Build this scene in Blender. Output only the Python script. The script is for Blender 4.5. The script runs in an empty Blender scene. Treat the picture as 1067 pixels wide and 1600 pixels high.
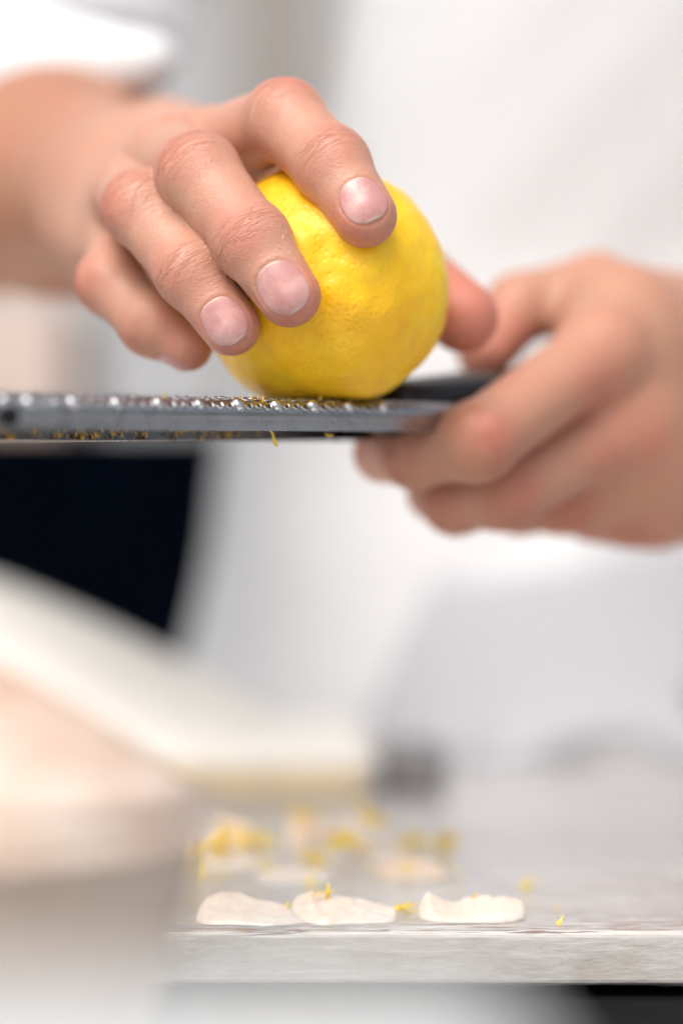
import bpy, bmesh, math, random
import numpy as np
from mathutils import Vector, Matrix
R = math.radians
random.seed(7); rng = np.random.default_rng(7)
S = bpy.context.scene
C = S.collection

# ------------------------------------------------------------------ camera, light, exposure
HC = 1.05                      # height of the lens above the ground
K = 36.0 / 90.0 / 1600.0       # metres per photo pixel per metre of distance
cam_d = bpy.data.cameras.new('camera'); cam = bpy.data.objects.new('camera', cam_d); C.objects.link(cam)
cam.location = (0, 0, HC); cam.rotation_euler = (R(90), 0, 0)
cam_d.sensor_fit = 'VERTICAL'; cam_d.sensor_height = 36; cam_d.sensor_width = 24; cam_d.lens = 90
cam_d.clip_start = 0.02; cam_d.clip_end = 500
cam_d.dof.use_dof = True; cam_d.dof.focus_distance = 0.708; cam_d.dof.aperture_fstop = 2.7
S.camera = cam

SUN_EL, SUN_ROT = R(56), R(205)
w = bpy.data.worlds.new('World'); S.world = w; w.use_nodes = True
nt = w.node_tree; bg = nt.nodes['Background']
sky = nt.nodes.new('ShaderNodeTexSky'); sky.sky_type = 'NISHITA'; sky.sun_disc = False
sky.sun_elevation = SUN_EL; sky.sun_rotation = SUN_ROT; sky.dust_density = 6; sky.air_density = 1.0; sky.ozone_density = 1.0
hs = nt.nodes.new('ShaderNodeHueSaturation'); hs.inputs['Saturation'].default_value = 0.5   # an overcast, white sky
nt.links.new(sky.outputs[0], hs.inputs['Color']); nt.links.new(hs.outputs[0], bg.inputs['Color'])
bg.inputs['Strength'].default_value = 0.15
sun_d = bpy.data.lights.new('sun', 'SUN'); sun = bpy.data.objects.new('sun', sun_d); C.objects.link(sun)
sun_d.energy = 1.15; sun_d.angle = R(36); sun_d.color = (1, 0.975, 0.945)
sdir = Vector((math.sin(SUN_ROT) * math.cos(SUN_EL), math.cos(SUN_ROT) * math.cos(SUN_EL), math.sin(SUN_EL)))
sun.rotation_euler = sdir.to_track_quat('Z', 'Y').to_euler(); sun.location = sdir * 5
S.view_settings.view_transform = 'Standard'; S.view_settings.look = 'None'
S.view_settings.exposure = 0.34; S.view_settings.gamma = 1
S.cycles.use_denoising = True
S.cycles.max_bounces = 8; S.cycles.sample_clamp_indirect = 6
S.render.film_transparent = False

def P(px, py, d):
    """world point of a photo pixel at a distance"""
    return np.array([(px - 533.5) * K * d, d, HC - (py - 800) * K * d])

# ------------------------------------------------------------------ objects
def tag(o, label=None, cat=None, group=None, kind=None):
    for k, v in (('label', label), ('category', cat), ('group', group), ('kind', kind)):
        if v: o[k] = v
    return o
def empty(name, loc, rot=(0, 0, 0)):
    o = bpy.data.objects.new(name, None); C.objects.link(o); o.location = loc; o.rotation_euler = rot
    o.empty_display_size = 0.05
    return o
def link_mesh(name, me, mat, parent=None):
    o = bpy.data.objects.new(name, me); C.objects.link(o)
    if mat is not None and not me.materials: me.materials.append(mat)
    if parent is not None:
        o.parent = parent
        pm = Matrix.LocRotScale(parent.location, parent.rotation_euler, parent.scale)
        if parent.parent: pm = Matrix.LocRotScale(parent.parent.location, parent.parent.rotation_euler, parent.parent.scale) @ pm
        o.matrix_parent_inverse = pm.inverted()
    return o
def mesh_np(name, v, f, mat, parent=None, smooth=True):
    me = bpy.data.meshes.new(name)
    v = np.asarray(v, dtype=np.float64); 
    me.from_pydata(v.tolist(), [], f.tolist() if hasattr(f, 'tolist') else f)
    me.update()
    if smooth: me.polygons.foreach_set('use_smooth', [True] * len(me.polygons))
    return link_mesh(name, me, mat, parent)
def mesh_bm(name, bm, mat, parent=None, smooth=False):
    bmesh.ops.recalc_face_normals(bm, faces=bm.faces)
    me = bpy.data.meshes.new(name); bm.to_mesh(me); bm.free()
    if smooth: me.polygons.foreach_set('use_smooth', [True] * len(me.polygons))
    return link_mesh(name, me, mat, parent)
def box_bm(x0, x1, y0, y1, z0, z1, bev=0.0, seg=2, bm=None):
    bm = bm or bmesh.new()
    r = bmesh.ops.create_cube(bm, size=1)
    for v in r['verts']:
        v.co = Vector(((x0 + x1) / 2 + v.co.x * (x1 - x0), (y0 + y1) / 2 + v.co.y * (y1 - y0), (z0 + z1) / 2 + v.co.z * (z1 - z0)))
    if bev: bmesh.ops.bevel(bm, geom=list({e for v in r['verts'] for e in v.link_edges}), offset=bev, segments=seg, affect='EDGES', profile=0.5)
    return bm
def grid_faces(nu, nv, close_u=False):
    f = []
    for i in range(nu if close_u else nu - 1):
        for j in range(nv - 1):
            a, b = i * nv + j, ((i + 1) % nu) * nv + j
            f.append((a, b, b + 1, a + 1))
    return f
def lathe(prof, n=64, c=(0, 0, 0)):
    v = []
    for i in range(n):
        a = 2 * math.pi * i / n
        for r, z in prof: v.append((c[0] + r * math.cos(a), c[1] + r * math.sin(a), c[2] + z))
    return np.array(v), grid_faces(n, len(prof), True)

# ------------------------------------------------------------------ materials
class NT:
    def __init__(s, name):
        s.m = bpy.data.materials.new(name); s.m.use_nodes = True; s.t = s.m.node_tree
        s.b = s.t.nodes['Principled BSDF']; s.out = s.t.nodes['Material Output']
    def n(s, typ, **kw):
        nd = s.t.nodes.new('ShaderNode' + typ)
        for k, v in kw.items():
            if k in nd.inputs: nd.inputs[k].default_value = v
            else: setattr(nd, k, v)
        return nd
    def l(s, a, b): s.t.links.new(a, b)
    def coord(s, scale=(1, 1, 1), rot=(0, 0, 0)):
        tc = s.n('TexCoord'); mp = s.n('Mapping'); mp.inputs['Scale'].default_value = scale; mp.inputs['Rotation'].default_value = rot
        s.l(tc.outputs['Object'], mp.inputs['Vector']); return mp.outputs[0]
    def noise(s, vec, scale, detail=4, rough=.55, dist=0):
        nd = s.n('TexNoise'); nd.inputs['Scale'].default_value = scale; nd.inputs['Detail'].default_value = detail
        nd.inputs['Roughness'].default_value = rough; nd.inputs['Distortion'].default_value = dist
        if vec is not None: s.l(vec, nd.inputs['Vector'])
        return nd.outputs['Fac']
    def ramp(s, fac, stops):
        r = s.n('ValToRGB'); e = r.color_ramp.elements
        while len(e) < len(stops): e.new(0.5)
        for k, (p, c) in enumerate(stops): e[k].position = p; e[k].color = (*c, 1) if len(c) == 3 else c
        s.l(fac, r.inputs['Fac']); return r.outputs['Color']
    def math(s, op, a, b=None, c=None):
        m = s.n('Math', operation=op)
        for i, x in enumerate((a, b, c)):
            if x is None: continue
            if isinstance(x, (int, float)): m.inputs[i].default_value = x
            else: s.l(x, m.inputs[i])
        return m.outputs[0]
    def mix(s, fac, a, b, typ='MIX'):
        m = s.n('Mix', data_type='RGBA', blend_type=typ)
        if isinstance(fac, (int, float)): m.inputs[0].default_value = fac
        else: s.l(fac, m.inputs[0])
        for i, x in ((6, a), (7, b)):
            if isinstance(x, tuple): m.inputs[i].default_value = (*x, 1)
            else: s.l(x, m.inputs[i])
        return m.outputs[2]
    def attr(s, name):
        a = s.n('Attribute'); a.attribute_name = name; return a
    def bump(s, h, strength=.3, dist=.001, prev=None):
        b = s.n('Bump'); b.inputs['Strength'].default_value = strength; b.inputs['Distance'].default_value = dist
        s.l(h, b.inputs['Height'])
        if prev is not None: s.l(prev, b.inputs['Normal'])
        return b.outputs['Normal']
    def set(s, **kw):
        for k, v in kw.items():
            k = k.replace('_', ' ')
            inp = s.b.inputs[k]
            if hasattr(v, 'is_linked') or isinstance(v, bpy.types.NodeSocket): s.l(v, inp)
            else: inp.default_value = (*v, 1) if isinstance(v, tuple) and len(v) == 3 and inp.type == 'RGBA' else v
        return s

def mat_plain(name, col, rough=.6, noise=0.08, scale=40, metallic=0.0, bump=0.0, spec=.5):
    m = NT(name); v = m.coord()
    f = m.noise(v, scale, 5)
    a = tuple(c * (1 - noise) for c in col); b = tuple(min(1, c * (1 + noise)) for c in col)
    m.set(Base_Color=m.ramp(f, [(.3, a), (.7, b)]), Roughness=rough, Metallic=metallic, Specular_IOR_Level=spec)
    if bump: m.set(Normal=m.bump(m.noise(v, scale * 6, 4), bump, .001))
    return m.m

def mat_skin():
    m = NT('skin'); v = m.coord()
    base, red = (.54, .30, .205), (.55, .195, .135)
    n1 = m.noise(v, 55, 4, .6); n2 = m.noise(v, 260, 3, .6)
    mot = m.math('ADD', m.math('MULTIPLY', n1, .6), m.math('MULTIPLY', n2, .4))
    motr = m.n('MapRange'); motr.inputs[1].default_value = .38; motr.inputs[2].default_value = .66; m.l(mot, motr.inputs[0])
    fleck = m.math('MULTIPLY', m.noise(v, 620, 2), .22)
    ra = m.attr('red').outputs['Fac']
    fac = m.math('ADD', m.math('MULTIPLY', ra, .9), m.math('MULTIPLY', motr.outputs[0], .45)); 
    cl = m.n('Clamp'); m.l(fac, cl.inputs[0])
    col = m.mix(cl.outputs[0], m.mix(m.attr('tan').outputs['Fac'], base, (.39, .195, .112)), red)
    # crease lines lie a little darker and redder
    cv = m.attr('cr').outputs['Vector']; cm = m.attr('crm').outputs['Fac']
    mp = m.n('Mapping'); mp.inputs['Scale'].default_value = (860, 105, 1); m.l(cv, mp.inputs['Vector'])
    cn = m.n('TexNoise'); cn.inputs['Scale'].default_value = 1; cn.inputs['Detail'].default_value = 2.5; cn.inputs['Distortion'].default_value = .8
    m.l(mp.outputs[0], cn.inputs['Vector'])
    ridge = m.math('ABSOLUTE', m.math('SUBTRACT', cn.outputs['Fac'], .5))
    rr = m.n('MapRange'); rr.inputs[1].default_value = 0; rr.inputs[2].default_value = .07; rr.interpolation_type = 'SMOOTHSTEP'; m.l(ridge, rr.inputs[0])
    groove = m.math('MULTIPLY', m.math('SUBTRACT', 1.0, rr.outputs[0]), cm)
    col = m.mix(m.math('MULTIPLY', groove, .58), col, (.38, .14, .085))
    # pores / fine skin lozenges
    vo = m.n('TexVoronoi'); vo.inputs['Scale'].default_value = 1500; m.l(v, vo.inputs['Vector'])
    h = m.math('ADD', m.math('MULTIPLY', vo.outputs['Distance'], .45), m.math('MULTIPLY', m.noise(v, 480, 4), .8))
    nrm = m.bump(h, .5, .0004)
    nrm = m.bump(m.math('MULTIPLY', groove, -1.0), .58, .0006, nrm)
    nrm = m.bump(n1, .25, .0015, nrm)
    m.set(Base_Color=col, Roughness=m.math('ADD', .34, fleck), Normal=nrm, Subsurface_Weight=.2,
          Subsurface_Radius=(.0030, .0010, .0005), Subsurface_Scale=1.0, Specular_IOR_Level=.42)
    return m.m

def mat_nail():
    m = NT('fingernail')
    u = m.attr('nv').outputs['Vector']; sp = m.n('SeparateXYZ'); m.l(u, sp.inputs[0])
    along = sp.outputs[1]                    # -1 at the cuticle, +1 at the free edge
    v = m.coord(); n = m.noise(v, 300, 3)
    n_st = m.n('Mapping'); n_st.inputs['Scale'].default_value = (14, 1.2, 1); m.l(u, n_st.inputs['Vector'])
    stri = m.noise(n_st.outputs[0], 1.0, 3)
    wob = m.math('ADD', along, m.math('MULTIPLY', m.math('SUBTRACT', n, .5), .12))
    pink = m.mix(m.ramp(m.noise(v, 150, 3), [(.34, (0,) * 3), (.58, (1,) * 3)]), (.62, .36, .325), (.53, .255, .235))
    edge = m.ramp(m.math('MULTIPLY_ADD', wob, .5, .5), [(0.0, (.72, .52, .44)), (.10, (.62, .36, .32)), (.2, (.5, .5, .5)), (.93, (.5, .5, .5)), (.96, (.82, .70, .58)), (1.0, (.88, .80, .68))])
    fac = m.ramp(m.math('MULTIPLY_ADD', wob, .5, .5), [(0, (.6,) * 3), (.12, (0,) * 3), (.935, (0,) * 3), (.97, (.4,) * 3)])
    col = m.mix(fac, pink, edge)
    m.set(Base_Color=col, Roughness=.26, Subsurface_Weight=.2, Subsurface_Radius=(.002, .0008, .0005), Subsurface_Scale=1.0,
          Normal=m.bump(m.math('ADD', stri, m.math('MULTIPLY', n, .5)), .45, .0003), Specular_IOR_Level=.5, Coat_Weight=.15, Coat_Roughness=.3)
    return m.m

def mat_lemon():
    m = NT('lemon_peel'); v = m.coord()
    n1 = m.noise(v, 38, 4, .6); n2 = m.noise(v, 130, 4, .6)
    col = m.ramp(m.math('ADD', m.math('MULTIPLY', n1, .65), m.math('MULTIPLY', n2, .35)),
                 [(.32, (.92, .45, .003)), (.5, (.97, .56, .006)), (.66, (.98, .66, .022))])
    vo = m.n('TexVoronoi'); vo.inputs['Scale'].default_value = 520; vo.inputs['Randomness'].default_value = .9; m.l(v, vo.inputs['Vector'])
    pr = m.n('MapRange'); pr.inputs[1].default_value = .05; pr.inputs[2].default_value = .5; pr.interpolation_type = 'SMOOTHSTEP'; m.l(vo.outputs['Distance'], pr.inputs[0])
    nrm = m.bump(pr.outputs[0], .40, .0004)
    nrm = m.bump(m.noise(v, 170, 3), .24, .0012, nrm)
    nrm = m.bump(m.noise(v, 75, 2), .19, .003, nrm)
    m.set(Base_Color=col, Roughness=m.math('ADD', .33, m.math('MULTIPLY', n2, .22)), Normal=nrm, Subsurface_Weight=.18,
          Subsurface_Radius=(.004, .0025, .0006), Subsurface_Scale=1.0, Specular_IOR_Level=.5)
    return m.m

def mat_steel(name='brushed_steel', col=(.52, .53, .54), rough=.3):
    m = NT(name); v = m.coord((60, 60, 900))
    n = m.noise(v, 1, 3); n2 = m.noise(m.coord(), 120, 4)
    m.set(Base_Color=m.ramp(n2, [(.3, tuple(c * .82 for c in col)), (.7, col)]), Metallic=1.0,
          Roughness=m.math('ADD', rough - .06, m.math('MULTIPLY', n2, .14)), Normal=m.bump(n, .08, .0003))
    return m.m

def mat_cloth(name, col, weave=True):
    m = NT(name); v = m.coord()
    n = m.noise(v, 9, 4)
    wv = m.n('TexWave'); wv.inputs['Scale'].default_value = 380; wv.inputs['Distortion'].default_value = 1.0; wv.bands_direction = 'DIAGONAL'; m.l(v, wv.inputs['Vector'])
    m.set(Base_Color=m.ramp(n, [(.3, tuple(c * .96 for c in col)), (.7, col)]), Roughness=.85, Specular_IOR_Level=.2,
          Normal=m.bump(wv.outputs['Fac'], .12, .0006), Sheen_Weight=.1)
    return m.m

def mat_slab():
    m = NT('pale_stone'); v = m.coord((1, 3.2, 3.2))
    n1 = m.noise(v, 26, 6, .62, .6); n2 = m.noise(v, 120, 5, .65); n3 = m.noise(m.coord((1, 5, 5)), 7, 4)
    f = m.math('ADD', m.math('MULTIPLY', n1, .5), m.math('MULTIPLY', n2, .15)); f = m.math('ADD', f, m.math('MULTIPLY', n3, .35))
    col = m.ramp(f, [(.35, (.34, .30, .26)), (.46, (.49, .455, .415)), (.55, (.58, .56, .53)), (.66, (.64, .625, .60))])
    crack = m.math('ABSOLUTE', m.math('SUBTRACT', m.noise(m.coord((1, 2.6, 3.4)), 42, 5, .6, 1.2), .5))
    cr = m.n('MapRange'); cr.inputs[1].default_value = 0; cr.inputs[2].default_value = .022; m.l(crack, cr.inputs[0])
    col = m.mix(m.math('MULTIPLY', m.math('MULTIPLY', m.math('SUBTRACT', 1.0, cr.outputs[0]), m.math('MULTIPLY', n3, n1)), .35), col, (.24, .20, .17))
    nrm = m.bump(n2, .4, .001)
    m.set(Base_Color=col, Roughness=.55, Specular_IOR_Level=.2, Normal=nrm)
    return m.m

def mat_film():
    m = NT('cling_film'); v = m.coord((7, 70, 70))
    n = m.noise(v, 4, 2, .5, .5); n2 = m.noise(m.coord((2, 26, 20)), 3, 3, .6)
    nrm = m.bump(m.math('ADD', n, m.math('MULTIPLY', n2, 2.4)), .8, .0026)
    gl = m.n('BsdfGlossy'); gl.inputs['Roughness'].default_value = .16; gl.inputs['Color'].default_value = (1, 1, 1, 1); m.l(nrm, gl.inputs['Normal'])
    tr = m.n('BsdfTransparent'); tr.inputs['Color'].default_value = (.97, .97, .97, 1)
    fr = m.n('Fresnel'); fr.inputs['IOR'].default_value = 1.33; m.l(nrm, fr.inputs['Normal'])
    fac = m.math('MULTIPLY', fr.outputs[0], .72)
    cl = m.n('Clamp'); m.l(fac, cl.inputs[0])
    mx = m.n('MixShader'); m.l(cl.outputs[0], mx.inputs[0]); m.l(tr.outputs[0], mx.inputs[1]); m.l(gl.outputs[0], mx.inputs[2])
    m.l(mx.outputs[0], m.out.inputs['Surface'])
    return m.m

def mat_fish(name, a, b):
    m = NT(name); v = m.coord((1, 1, 2))
    n1 = m.noise(v, 48 if 'flesh' in name else 90, 5, .65); n2 = m.noise(v, 420, 3, .6)
    m.set(Base_Color=m.ramp(n1, [(.3, a), (.7, b)]), Roughness=.24, Subsurface_Weight=.6, Subsurface_Radius=(.005, .004, .003),
          Subsurface_Scale=1.0, Normal=m.bump(m.math('ADD', n1, m.math('MULTIPLY', n2, .4)), .35, .0012), Specular_IOR_Level=.5)
    return m.m

M = {}
M['skin'] = mat_skin(); M['nail'] = mat_nail(); M['lemon'] = mat_lemon()
M['steel'] = mat_steel('brushed_steel', (.42, .43, .45), .27); M['tooth'] = mat_steel('polished_steel', (.66, .66, .67), .24)
M['black_plastic'] = mat_plain('black_plastic', (.005, .005, .0055), .32, .2, 90, bump=.1, spec=.4)
M['white_cloth'] = mat_cloth('white_cotton', (.73, .735, .74)); M['cream_cloth'] = mat_cloth('cream_cloth', (.78, .765, .705))
M['slab'] = mat_slab(); M['film'] = mat_film()
M['fish'] = mat_fish('pale_fish', (.68, .565, .465), (.77, .69, .605)); M['fish2'] = mat_fish('peach_fish', (.80, .56, .39), (.84, .70, .56))
M['zest'] = mat_plain('lemon_zest', (.98, .67, .06), .45, .15, 300)
M['residue'] = mat_plain('wet_zest_residue', (.60, .34, .03), .3, .3, 400)
M['table'] = mat_plain('white_bounce_laminate', (.70, .70, .69), .5, .04, 60); M['mat'] = mat_plain('shade_black', (.006, .006, .006), .85, .2, 60, spec=.1)  # white top bounces fill light; near-black is the shade below the slab
M['ground'] = mat_plain('grey_paving', (.27, .265, .255), .85, .15, 3, bump=.2)
M['wall'] = mat_plain('painted_wall', (.44, .445, .455), .85, .05, 2, bump=.1)
M['shade_post'] = mat_plain('armpit_shade_taupe', (.31, .285, .26), .85, .08, 8, bump=.1)  # taupe stands for the shaded armpit fold of the jacket
M['navy'] = mat_plain('navy_laminate', (.0012, .0022, .0045), .8, .2, 20, spec=.0)
M['card'] = mat_plain('pinkish_cardboard', (.66, .53, .46), .8, .06, 30)
M['wood'] = mat_plain('pale_wood', (.60, .49, .33), .6, .12, 30)
M['tin'] = mat_plain('dull_grey_metal', (.19, .185, .19), .5, .1, 60)
M['taupe'] = mat_plain('taupe_glaze', (.43, .345, .28), .45, .1, 40)
M['food'] = mat_fish('pink_white_flesh', (.56, .36, .25), (.86, .74, .64))
M['white_glaze'] = mat_plain('white_enamel', (.56, .58, .575), .4, .03, 30)

# ------------------------------------------------------------------ signed-distance modelling (for the body and the clothes)
def nrm(v): v = np.asarray(v, float); return v / np.linalg.norm(v)
def cone(p, a, b, ra, rb):
    ab = (b - a).astype(np.float32); L = float(ab @ ab)
    q = p - a.astype(np.float32)
    t = np.clip((q @ ab) / L, 0, 1)
    q = q - t[:, None] * ab
    return np.sqrt(np.einsum('ij,ij->i', q, q)) - (np.float32(ra) + np.float32(rb - ra) * t)
def smin(a, b, k):
    h = np.maximum(k - np.abs(a - b), 0) / k
    return np.minimum(a, b) - h * h * (k * .25)
def chain(p, pts, k):
    d = None
    for (a, ra), (b, rb) in zip(pts[:-1], pts[1:]):
        e = cone(p, a, b, ra, rb); d = e if d is None else smin(d, e, k)
    return d
def sfunc(f, p, step=400000):
    return np.concatenate([f(p[i:i + step]) for i in range(0, len(p), step)]) if len(p) else np.zeros(0, np.float32)
def polygonise(f, lo, hi, h, project=2):
    """sparse surface nets over blocks of 8 cells, then each vertex pulled onto the surface"""
    B = 8; lo = np.asarray(lo, float); n = np.ceil((np.asarray(hi) - lo) / (h * B)).astype(int)
    bi = np.stack(np.meshgrid(*[np.arange(k) for k in n], indexing='ij'), -1).reshape(-1, 3)
    ctr = (lo + (bi + .5) * h * B).astype(np.float32)
    act = np.abs(sfunc(f, ctr)) < h * B * .87 * 1.15 + .0015
    bi = bi[act]; nb = len(bi)
    o = np.stack(np.meshgrid(*[np.arange(B + 1)] * 3, indexing='ij'), -1).reshape(-1, 3)
    pts = (lo + (bi[:, None] * B + o[None]) * h).astype(np.float32).reshape(-1, 3)
    D = sfunc(f, pts).reshape(nb, B + 1, B + 1, B + 1)
    corner = [D[:, i:B + i, j:B + j, k:B + k] for i in (0, 1) for j in (0, 1) for k in (0, 1)]
    s = sum((c < 0).astype(np.int8) for c in corner)
    idx = np.argwhere((s > 0) & (s < 8))
    vals = np.stack([c[tuple(idx.T)] for c in corner], 1)
    g = bi[idx[:, 0]] * B + idx[:, 1:]
    off = np.array([(i, j, k) for i in (0, 1) for j in (0, 1) for k in (0, 1)], float)
    acc = np.zeros((len(g), 3)); cnt = np.zeros(len(g))
    for a in range(8):
        for b in range(a + 1, 8):
            if abs(off[a] - off[b]).sum() != 1: continue
            va, vb = vals[:, a], vals[:, b]; m = (va < 0) != (vb < 0)
            t = np.where(m, va / np.where(m, va - vb, 1), 0)
            acc += np.where(m[:, None], off[a] + t[:, None] * (off[b] - off[a]), 0); cnt += m
    v = lo + (g + acc / cnt[:, None]) * h
    mul = (n * B + 3).astype(np.int64)
    key = lambda q: ((q[:, 0] + 1) * mul[1] + q[:, 1] + 1) * mul[2] + q[:, 2] + 1
    k = key(g.astype(np.int64)); order = np.argsort(k); ks = k[order]
    faces = []
    for ax, e, (e1, e2) in ((0, 4, (1, 2)), (1, 2, (2, 0)), (2, 1, (0, 1))):
        c0, c1 = vals[:, 0] < 0, vals[:, e] < 0
        m = c0 != c1; gg = g[m].astype(np.int64)
        d1 = np.zeros(3, np.int64); d1[e1] = 1; d2 = np.zeros(3, np.int64); d2[e2] = 1
        q = []
        ok = np.ones(len(gg), bool)
        for dd in (0 * d1, d1, d1 + d2, d2):
            kk = key(gg - dd); pos = np.clip(np.searchsorted(ks, kk), 0, len(ks) - 1)
            ok &= ks[pos] == kk; q.append(order[pos])
        q = np.stack(q, 1); flip = c1[m]
        q[flip] = q[flip][:, ::-1]
        faces.append(q[ok])
    faces = np.concatenate(faces)[:, ::-1]
    grad = None
    for _ in range(project):
        p32 = v.astype(np.float32); d0 = sfunc(f, p32); e = h * .5
        grad = np.stack([sfunc(f, p32 + np.float32(e) * np.eye(3, dtype=np.float32)[i]) - sfunc(f, p32 - np.float32(e) * np.eye(3, dtype=np.float32)[i]) for i in range(3)], 1) / (2 * e)
        g2 = np.maximum((grad ** 2).sum(1), .2)
        v = v - np.clip(d0 / g2, -h, h)[:, None] * grad
    return v, faces, grad

# ------------------------------------------------------------------ the lemon's place
LC = P(508, 449, .75); LR = .0360

# ------------------------------------------------------------------ right hand (the one holding the lemon)
MM = .001
def J(px, py, d, r): return (P(px, py, d), r * MM)
RF = {
    'index':  [J(330, 236, .776, 12.0), J(446, 190, .738, 11.2), J(518, 258, .722, 10.2), J(570, 337, .714, 9.0)],
    'middle': [J(264, 250, .770, 12.0), J(312, 273, .727, 11.4), J(394, 377, .713, 10.2), J(452, 462, .708, 8.8)],
    'ring':   [J(206, 305, .776, 11.0), J(222, 326, .737, 10.4), J(300, 425, .723, 9.7), J(361, 510, .7185, 8.3)],
    'little': [J(192, 392, .787, 10.0), J(174, 440, .757, 9.2), J(238, 506, .747, 8.8), J(293, 542, .744, 7.2)],
}
RTH = [J(320, 340, .835, 15), J(480, 370, .822, 12.5), J(630, 420, .800, 11.8), J(722, 495, .780, 11.0)]
RW = P(212, 302, .862)
RARM = [(RW, .0255), (P(90, 285, .95), .0385), (P(-70, 290, 1.05), .043), (P(-120, 285, 1.075), .043)]
RSH = np.array([-.07, 1.30, 1.43])
def frames(f, palm):
    """joint frames: origin, along the finger, dorsal, lateral"""
    out = []
    for i in range(1, 4):
        a = f[i - 1][0]; j = f[i][0]
        t = nrm(f[i + 1][0] - a) if i < 3 else nrm(j - a)
        d = j - palm; d = nrm(d - t * (d @ t)); out.append((j, t, d, np.cross(t, d)))
    return out
class Nail: pass
NAILS = []
def add_nail(f, dorsal_hint, width, length, back, side):
    n = Nail(); a, b = f[2][0], f[3][0]; t = nrm(b - a)
    d = np.asarray(dorsal_hint, float); d = nrm(d - t * (d @ t))
    n.t, n.d, n.b = t, d, np.cross(t, d); n.w, n.l = width / 2, length / 2
    n.r = f[3][1] * 1.02; n.o = b + t * back; n.side = side; NAILS.append(n); return n
toward_cam = np.array([0, -1.0, 0])
add_nail(RF['index'], nrm(RF['index'][3][0] - LC) * .3 + toward_cam * .85 + np.array([.10, 0, -.02]), .0142, .0138, .0002, 'R')
add_nail(RF['middle'], nrm(RF['middle'][3][0] - LC) * .3 + toward_cam * .8 + np.array([.0, 0, .0]), .0148, .0158, .0002, 'R')
add_nail(RF['ring'], nrm(RF['ring'][3][0] - LC) * .25 + toward_cam * .9 + np.array([.06, 0, .02]), .0138, .0142, .0004, 'R')
add_nail(RF['little'], nrm(RF['little'][3][0] - LC) * .9 + np.array([-.3, .2, -.2]), .0095, .010, -.0005, 'R')
def nail_uv(n, p):
    q = p - n.o.astype(np.float32)
    v = (q @ n.t.astype(np.float32)) / n.l
    x = q @ n.b.astype(np.float32); z = q @ n.d.astype(np.float32)
    u = np.arctan2(x, np.maximum(z, 1e-5) + .0008) * n.r / n.w
    return u, v, z
def nail_r(u, v):
    vv = np.where(v < 0, v, v)
    return (np.abs(u) ** 2.35 + np.abs(vv) ** 2.35 + 1e-9) ** (1 / 2.35)
def nails_disp(p, d, nails):
    for n in nails:
        q = p - n.o.astype(np.float32)
        m = (np.einsum('ij,ij->i', q, q) < .017 ** 2)
        if not m.any(): continue
        u, v, z = nail_uv(n, p[m])
        r = nail_r(u, v)
        front = np.clip(z / .003, 0, 1)
        inside = 1 - np.clip((r - .93) / .14, 0, 1)
        rim = np.exp(-((r - 1.13) / .09) ** 2) * np.where(v > .3, .0, np.clip(.55 - v * .6, 0, 1))
        d[m] = d[m] + front * (inside * .00042 - rim * .00018)
    return d
def hand_sdf(fingers, thumb, wrist, arm, nails, palm_extra, kf=.0030, palm_k=.009, web=.006, kn=1.0, dorsal_ref=None, ff=.0009):
    knobs = []
    for f in fingers.values():
        fr = frames(f, dorsal_ref)
        knobs.append([(fr[0][0] + fr[0][2] * .0014 * kn, f[1][1] * .88), (fr[1][0], f[2][1] * .90)])
    def f(p):
        dall = None
        for (name, fg), kb in zip(fingers.items(), knobs):
            d = chain(p, fg, kf)
            for c, r in kb:
                q = p - c.astype(np.float32); d = smin(d, np.sqrt(np.einsum('ij,ij->i', q, q)) - np.float32(r), .005)
            # slimmer waist of each phalanx
            dall = d if dall is None else smin(dall, d, ff)
        th = chain(p, thumb, .004)
        pm = None
        for a, b, ra, rb in palm_extra:
            e = cone(p, a, b, ra, rb); pm = e if pm is None else smin(pm, e, palm_k)
        pm = smin(pm, chain(p, [(wrist, arm[0][1])] + arm[1:], .02), .016)
        pm = smin(pm, th, .008)
        d = smin(pm, dall, web)
        if nails: d = nails_disp(p, d, nails)
        return d
    return f
def palm_cones(fingers, wrist, across, spread=.013):
    """metacarpals from each knuckle to a point across the wrist"""
    out = []
    for k, (name, f) in enumerate(fingers.items()):
        w = wrist + across * (1.5 - k) * spread
        out.append((f[0][0], w, f[0][1], .0165))
    return out
r_across = nrm(RF['index'][0][0] - RF['little'][0][0])
r_palm = palm_cones(RF, RW, r_across) + [(P(350, 262, .792), P(462, 292, .806), .012, .012), (P(462, 292, .806), RTH[1][0], .012, .012)]
fR = hand_sdf(RF, RTH, RW, RARM + [(RSH, .055)], [n for n in NAILS], r_palm, dorsal_ref=LC)

# ------------------------------------------------------------------ left hand (round the grater's handle)
LF = {
    'index':  [J(935, 552, .812, 12.2), J(746, 690, .771, 11.6), J(648, 706, .784, 10.6), J(598, 708, .803, 9.4)],
    'middle': [J(985, 655, .826, 13.2), J(785, 769, .792, 11.4), J(712, 782, .806, 10.2), J(678, 772, .82, 8.8)],
    'ring':   [J(1015, 735, .84, 12.2), J(878, 780, .828, 10.8), J(812, 786, .833, 9.6), J(770, 760, .85, 8.4)],
    'little': [J(1035, 772, .858, 11.2), J(965, 795, .845, 9.6), J(920, 800, .85, 8.4), J(880, 780, .866, 7.4)],
}
LTH = [J(1060, 520, .872, 15), J(930, 456, .862, 12.8), J(812, 480, .852, 11.2), J(758, 552, .838, 9.4)]
LW = P(1150, 640, .905)
LARM = [(LW, .029), (P(1290, 690, .99), .037), (P(1420, 720, 1.10), .042), (P(1450, 715, 1.14), .042)]
LSH = np.array([.385, 1.33, 1.43])
l_palmref = P(800, 640, .88)
l_across = nrm(LF['index'][0][0] - LF['little'][0][0])
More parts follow.
